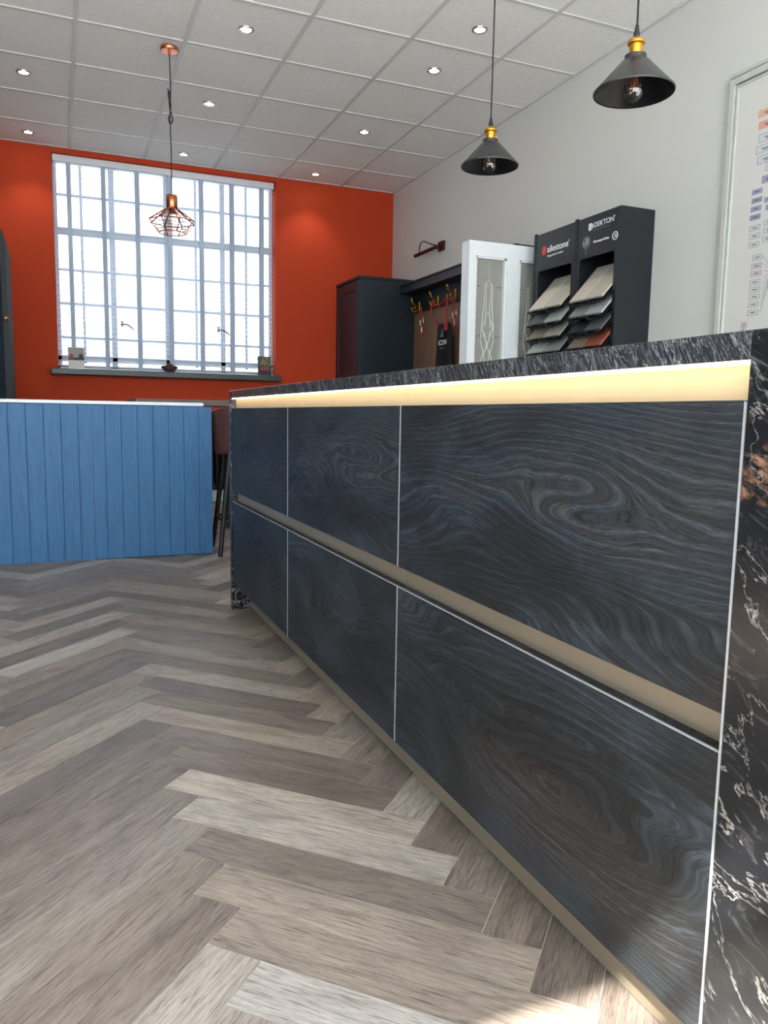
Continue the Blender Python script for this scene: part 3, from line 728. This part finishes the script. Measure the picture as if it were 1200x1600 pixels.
BX = [(2.899,2.837,1.923,'purple'),(2.897,2.835,1.883,'pgrey'),(2.899,2.837,1.844,'purple'),(2.901,2.838,1.805,'indigo'),(2.898,2.834,1.754,'outline'),(2.895,2.832,1.716,'outline'),(2.894,2.835,1.676,'outline'),(2.867,2.811,1.613,'outline'),(2.869,2.809,1.573,'pink'),(2.869,2.809,1.538,'pink'),(2.873,2.812,1.497,'outline'),(2.872,2.809,1.462,'outline'),(2.872,2.809,1.428,'outline'),(2.872,2.813,1.392,'outline'),(2.873,2.812,1.354,'outline'),(2.907,2.871,1.301,'pink'),(2.909,2.875,1.278,'outline'),(2.824,2.762,1.872,'purple'),(2.811,2.75,1.835,'indigo'),(2.814,2.752,1.765,'outline'),(2.814,2.75,1.728,'outline'),(2.816,2.75,1.69,'outline'),(2.894,2.77,2.279,'orange'),(2.887,2.765,2.225,'redor'),(2.881,2.76,2.165,'teal'),(2.892,2.775,2.115,'teal'),(2.88,2.765,2.065,'teal'),(2.829,2.72,2.025,'outline'),(2.845,2.76,1.969,'purple'),(2.845,2.74,2.345,'purple')]
random.seed(3)
for a in range(7):
    for b in range(14):
        BX.append((2.70-a*.13, 2.70-a*.13-.085, 2.30-b*.085+.01*(a % 3), random.choice(list(cols))))
bins = {}; ink = MB()
for (ya, yb, z, c) in BX:
    wq = ya-yb; hh = .0125 if wq < .07 else .018
    bins.setdefault(c, MB()).box(xs-.0006, xs, yb, ya, z-hh, z+hh)
    if c in ('outline', 'teal', 'pink'):
        for e in ((yb, ya, z+hh-.0012, z+hh), (yb, ya, z-hh, z-hh+.0012), (yb, yb+.0012, z-hh, z+hh), (ya-.0012, ya, z-hh, z+hh)): ink.box(xs-.0009, xs-.0006, *e)
    ink.box(xs-.0009, xs-.0006, yb+wq*.28, yb+wq*.72, z-.0016, z+.0022)
    if hh > .013: ink.box(xs-.0009, xs-.0006, yb+wq*.34, yb+wq*.66, z-.0085, z-.0055)
for j in range(9):
    p0 = Vector((xs-.0005, 2.745, 1.53)); p1 = Vector((xs-.0005, 2.80, 1.61-.032*j)); ink.tube([p0, p1], .0007, 4)
me = ps.data; allm = [('ink', ink)]+[('c_'+c, b) for c, b in bins.items()]
bm = bmesh.new(); bm.from_mesh(me); off = root_loc(t)
for k_, (mn, b) in enumerate(allm):
    me.materials.append(M[mn]); vs = [bm.verts.new((v[0]-off[0], v[1]-off[1], v[2]-off[2])) for v in b.v]
    for f in b.f: bm.faces.new([vs[q_] for q_ in f]).material_index = k_+1
bm.to_mesh(me); bm.free()

# ------------------------------------------------------------------ black pendants
def pendant(x, y, z, label):
    t = thing('pendant_lamp', label, 'pendant lamp', (x, y, z), 'black cone pendants over the island'); c = (x, y, z); R_ = .111
    g = MB(); out = [(R_, 0), (R_+.001, .004), (.040, .082), (.030, .088), (.030, .100), (.024, .1015)]
    inn = [(.0235, .099), (.0275, .098), (.0275, .087), (.0375, .080), (R_-.0025, .003), (R_-.0025, 0)]
    g.lathe(out, c, 56); o = g.build('shade', 'shade', t)
    g = MB(); g.lathe(inn+[(R_, 0)], c, 56); g.build('shade_lining', 'shade_in', o)
    g = MB(); g.lathe([(.001, .1015), (.017, .1015), (.018, .106), (.018, .128), (.024, .130), (.024, .137), (.017, .141), (.011, .148), (.001, .149)], c, 32); g.build('lamp_holder', 'brass', t)
    g = MB(); g.tube([(x+.016, y-.002, z+.112), (x+.027, y-.002, z+.112)], .005, 10); g.build('thumb_screw', 'brass', t)
    g = MB(); g.lathe([(.001, .149), (.0085, .149), (.009, .156), (.006, .170), (.004, .182), (.001, .183)], c, 20); g.build('cord_grip', 'black', t)
    g = MB(); g.tube([(x, y, z+.18), (x, y, ZC-.03)], .0028, 8); g.build('cord', 'cord', t)
    g = MB(); g.lathe([(.001, ZC-z-.03), (.045, ZC-z-.028), (.05, ZC-z-.012), (.05, ZC-z-.001), (.001, ZC-z-.001)], c, 32); g.build('ceiling_rose', 'black', t)
    g = MB(); g.lathe([(.001, -.022), (.012, -.020), (.022, -.010), (.028, .004), (.029, .016), (.024, .034), (.017, .052), (.013, .070), (.013, .085)], c, 32); b = g.build('bulb', 'bulb', t)
    g = MB()
    for k in range(8):
        a = 2*PI*k/8; a2 = 2*PI*(k+.5)/8
        g.tube([(x+.006*math.cos(a), y+.006*math.sin(a), z+.055), (x+.012*math.cos(a2), y+.012*math.sin(a2), z+.012)], .0009, 5)
    g.tube([(x, y, z+.08), (x, y, z+.02)], .0025, 6); g.build('filament', 'filament', b)
    g = MB(); g.lathe([(.001, .099), (.015, .099), (.015, .078), (.001, .078)], c, 20); g.build('socket', 'black', t)
    return t
pendant(1.584, 2.75, 1.797, 'black cone pendant lamp with brass holder, the smaller farther one')
pendant(1.530, 1.86, 1.742, 'black cone pendant lamp with brass holder, the nearer larger one at upper right')

# copper pendant
cx_, cy_ = .693, 5.09
t = thing('copper_pendant', 'copper wire cage pendant lamp hanging in front of the window', 'pendant lamp', (cx_, cy_, 1.95))
g = MB(); g.lathe([(.001, ZC-.03), (.048, ZC-.028), (.053, ZC-.022), (.053, ZC-.0065), (.001, ZC-.0065)], (cx_, cy_, 0), 36); g.build('ceiling_rose', 'copper', t)
g = MB(); g.tube([(cx_, cy_, ZC-.028), (cx_, cy_, ZC-.05)], .008, 10)
g.build('cord_grip', 'copper', t)
g = MB(); g.tube([(cx_, cy_, ZC-.03), (cx_+.004, cy_, 2.77), (cx_-.002, cy_, 2.6), (cx_+.002, cy_, 2.4), (cx_, cy_, 2.17)], .0032, 8)
g.tube([(cx_-.012, cy_-.004, 2.775), (cx_-.009, cy_-.008, 2.72), (cx_-.004, cy_-.009, 2.66), (cx_+.006, cy_-.008, 2.63), (cx_+.013, cy_-.006, 2.60), (cx_+.006, cy_-.006, 2.575), (cx_-.006, cy_-.006, 2.575), (cx_-.013, cy_-.006, 2.60), (cx_-.002, cy_-.008, 2.635), (cx_+.002, cy_-.01, 2.68), (cx_-.004, cy_-.008, 2.76)], .0036, 8)
g.build('cord', 'cord', t)
g = MB(); g.lathe([(.001, 2.168), (.010, 2.166), (.030, 2.158), (.034, 2.150), (.034, 2.085), (.026, 2.075), (.001, 2.075)], (cx_, cy_, 0), 32); g.build('lamp_holder', 'copper', t)
g = MB(); ns = 8
for k in range(ns):
    a = 2*PI*k/ns+.2; ca, sa = math.cos(a), math.sin(a)
    g.tube([(cx_+.022*ca, cy_+.022*sa, 2.085), (cx_+.142*ca, cy_+.142*sa, 2.0), (cx_+.082*ca, cy_+.082*sa, 1.932)], .005, 6)
for r, z in ((.142, 2.0), (.082, 1.932)):
    g.tube([(cx_+r*math.cos(2*PI*k/ns+.2), cy_+r*math.sin(2*PI*k/ns+.2), z) for k in range(ns)], .0035, 6, closed=True)
for r, z in ((.125, 1.981), (.11, 1.964), (.095, 1.947), (.11, 2.023), (.08, 2.044)):
    g.tube([(cx_+r*math.cos(2*PI*k/ns+.2), cy_+r*math.sin(2*PI*k/ns+.2), z) for k in range(ns)], .0022, 5, closed=True)
g.build('wire_cage', 'copper', t)
g = MB(); g.lathe([(.014, 2.075), (.016, 2.05), (.028, 2.02), (.030, 2.0), (.022, 1.978), (.001, 1.968)], (cx_, cy_, 0), 24); b = g.build('bulb', 'bulb', t)
g = MB(); g.lathe([(.001, 2.075), (.02, 2.075), (.02, 2.05), (.001, 2.05)], (cx_, cy_, 0), 20); g.build('socket', 'bronze', t)

# ------------------------------------------------------------------ downlights
DL = [(-.132, 5.858, 'leftmost of the downlights in the middle row'), (-.143, 7.042, 'leftmost of the downlights nearest the orange wall'), (1.07, 4.686, 'upper left of the copper pendant, nearest the camera in its line'),
      (1.068, 5.858, 'just right of the copper pendant cord'), (1.064, 7.046, 'above the window beside the copper pendant cord'), (2.285, 4.127, 'nearest the camera, beside the farther black pendant cord'),
      (2.283, 4.704, 'second from the near end of the right-hand line'), (2.27, 5.895, 'third from the near end of the right-hand line'), (2.25, 7.072, 'nearest the corner of the orange and white walls')]
proto = None
for x, y, lb in DL:
    if proto is None:
        t = thing('ceiling_downlight', '', 'downlight', (0, 0, 0), 'recessed ceiling downlights'); t['_o'] = [0, 0, 0]
        g = MB(); g.lathe([(.030, -.003), (.034, -.007), (.043, -.006), (.046, -.001), (.046, 0), (.030, 0)], (0, 0, 0), 32, closed=True); g.build('bezel', 'chrome', t)
        g = MB(); g.lathe([(.0295, -.001), (.024, -.0035), (.001, -.0045)], (0, 0, 0), 24); g.build('lamp', 'lamp_glow', t); proto = t
    else: t = copy_tree(proto)
    t.location = (x, y, ZC-.0002); t['label'] = 'small round recessed downlight, '+lb
    l = bpy.data.lights.new('downlight_beam', 'SPOT'); l.energy = 7; l.spot_size = math.radians(95); l.spot_blend = .7; l.color = (1, .93, .82); l.shadow_soft_size = .03
    lo = bpy.data.objects.new('downlight_beam', l); COL.objects.link(lo); lo.location = (x, y, ZC-.02)

# ------------------------------------------------------------------ sill items
def brochure(x0, x1, y, z1, label, mats):
    z0 = 1.1875
    t = thing('brochure_holder', label, 'brochure holder', ((x0+x1)/2, y, z0), 'brochure holders on the window sill')
    M_ = Matrix.Translation((0, y, z0)) @ Matrix.Rotation(math.radians(-8), 4, 'X')
    h = z1-z0
    MB().box(x0, x1, .006, .010, .0, h, M_).build('holder', 'bowl', t)
    MB().box(x0, x1, -.03, .05, .0, .003, Matrix.Translation((0, y, z0))).build('foot', 'bowl', t)
    p = MB().box(x0+.003, x1-.003, .0, .005, .004, h-.002, M_).build('leaflet', mats[0], t)
    return t, p, M_, h
t, p, M_, h = brochure(.096, .232, 7.255, 1.378, 'leaflet showing two seated people in a holder, left end of the window sill', ['paper'])
W_ = .136
M['leaf_photo'] = simple('leaf_grey_green', (150, 156, 150), .5); M['leaf_dark'] = simple('leaf_dark', (44, 42, 48), .5); M['leaf_red'] = simple('leaf_red', (150, 58, 52), .5); M['leaf_skin'] = simple('leaf_skin', (176, 132, 112), .6); M['leaf_green'] = simple('leaf_green', (84, 96, 62), .6)
MB().box(.10, .228, -.001, .0, h*.40, h*.96, M_).build('photo_panel', 'leaf_photo', p)
MB().box(.10, .228, -.0015, -.001, h*.40, h*.52, M_).build('photo_floor', 'leaf_dark', p)
g = MB(); g.prism([(.105, h*.45), (.145, h*.45), (.138, h*.66), (.112, h*.66)], 1, -.002, -.0015); g.v = [tuple(M_ @ Vector(v)) for v in g.v]; g.build('seated_figure', 'leaf_red', p)
g = MB(); g.prism([(.18, h*.45), (.225, h*.45), (.215, h*.68), (.188, h*.68)], 1, -.002, -.0015); g.v = [tuple(M_ @ Vector(v)) for v in g.v]; g.build('seated_figure', 'leaf_dark', p)
g = MB(); g.box(.118, .134, -.0022, -.0015, h*.67, h*.75, M_); g.box(.193, .209, -.0022, -.0015, h*.69, h*.77, M_); g.build('figure_head', 'leaf_skin', p)
t, p, M_, h = brochure(1.752, 1.885, 7.255, 1.372, 'dark leaflet with a red band in a holder, right end of the window sill', ['leaf_dark'])
MB().box(1.757, 1.880, -.001, 0, h*.5, h*.95, M_).build('photo_panel', 'leaf_green', p)
g = MB()
for k in range(14):
    a = 1.765+random.random()*.1; b = h*(.52+random.random()*.36); g.box(a, a+.012, -.0016, -.001, b, b+.012, M_)
g.build('photo_detail', 'leaf_skin', p)
MB().box(1.775, 1.865, -.0014, -.001, h*.28, h*.46, M_).build('red_band', 'leaf_red', p)
t = thing('glass_bowl', 'clear glass bowl in the middle of the window sill', 'bowl', (.942, 7.25, 1.1875))
g = MB(); g.lathe([(.001, .0), (.035, .0), (.06, .012), (.078, .035), (.084, .058), (.0815, .058), (.075, .036), (.058, .015), (.034, .004), (.001, .004)], (.942, 7.25, 1.1875), 36); g.build('bowl_body', 'bowl', t)
random.seed(5); base = None; n = 0
for ring, cnt, zz in ((.040, 7, .024), (.0, 1, .022), (.056, 10, .043), (.026, 5, .046), (.012, 2, .066)):
    for k in range(cnt):
        a = 2*PI*k/max(cnt, 1)+ring*20
        if base is None:
            g = MB(); prof = []
            for q in range(13):
                th = PI*q/12; r = .0125*math.sin(th)*(1+.22*(q % 2)); prof.append((max(r, .0003), -.015*math.cos(th)))
            g.lathe(prof, (0, 0, 0), 10); base = g.build('dried_cone', 'cone', None); o = base
        else: o = base.copy(); COL.objects.link(o)
        o.location = (.942+ring*math.cos(a), 7.25+ring*math.sin(a), 1.1875+zz); o.rotation_euler = (random.random()*3, random.random()*3, random.random()*3)
        tag(o, 'small brown dried cone piled in the glass bowl on the sill', 'dried cone', 'dried cones in the glass bowl')

for o in bpy.data.objects:
    if '_o' in o: del o['_o']
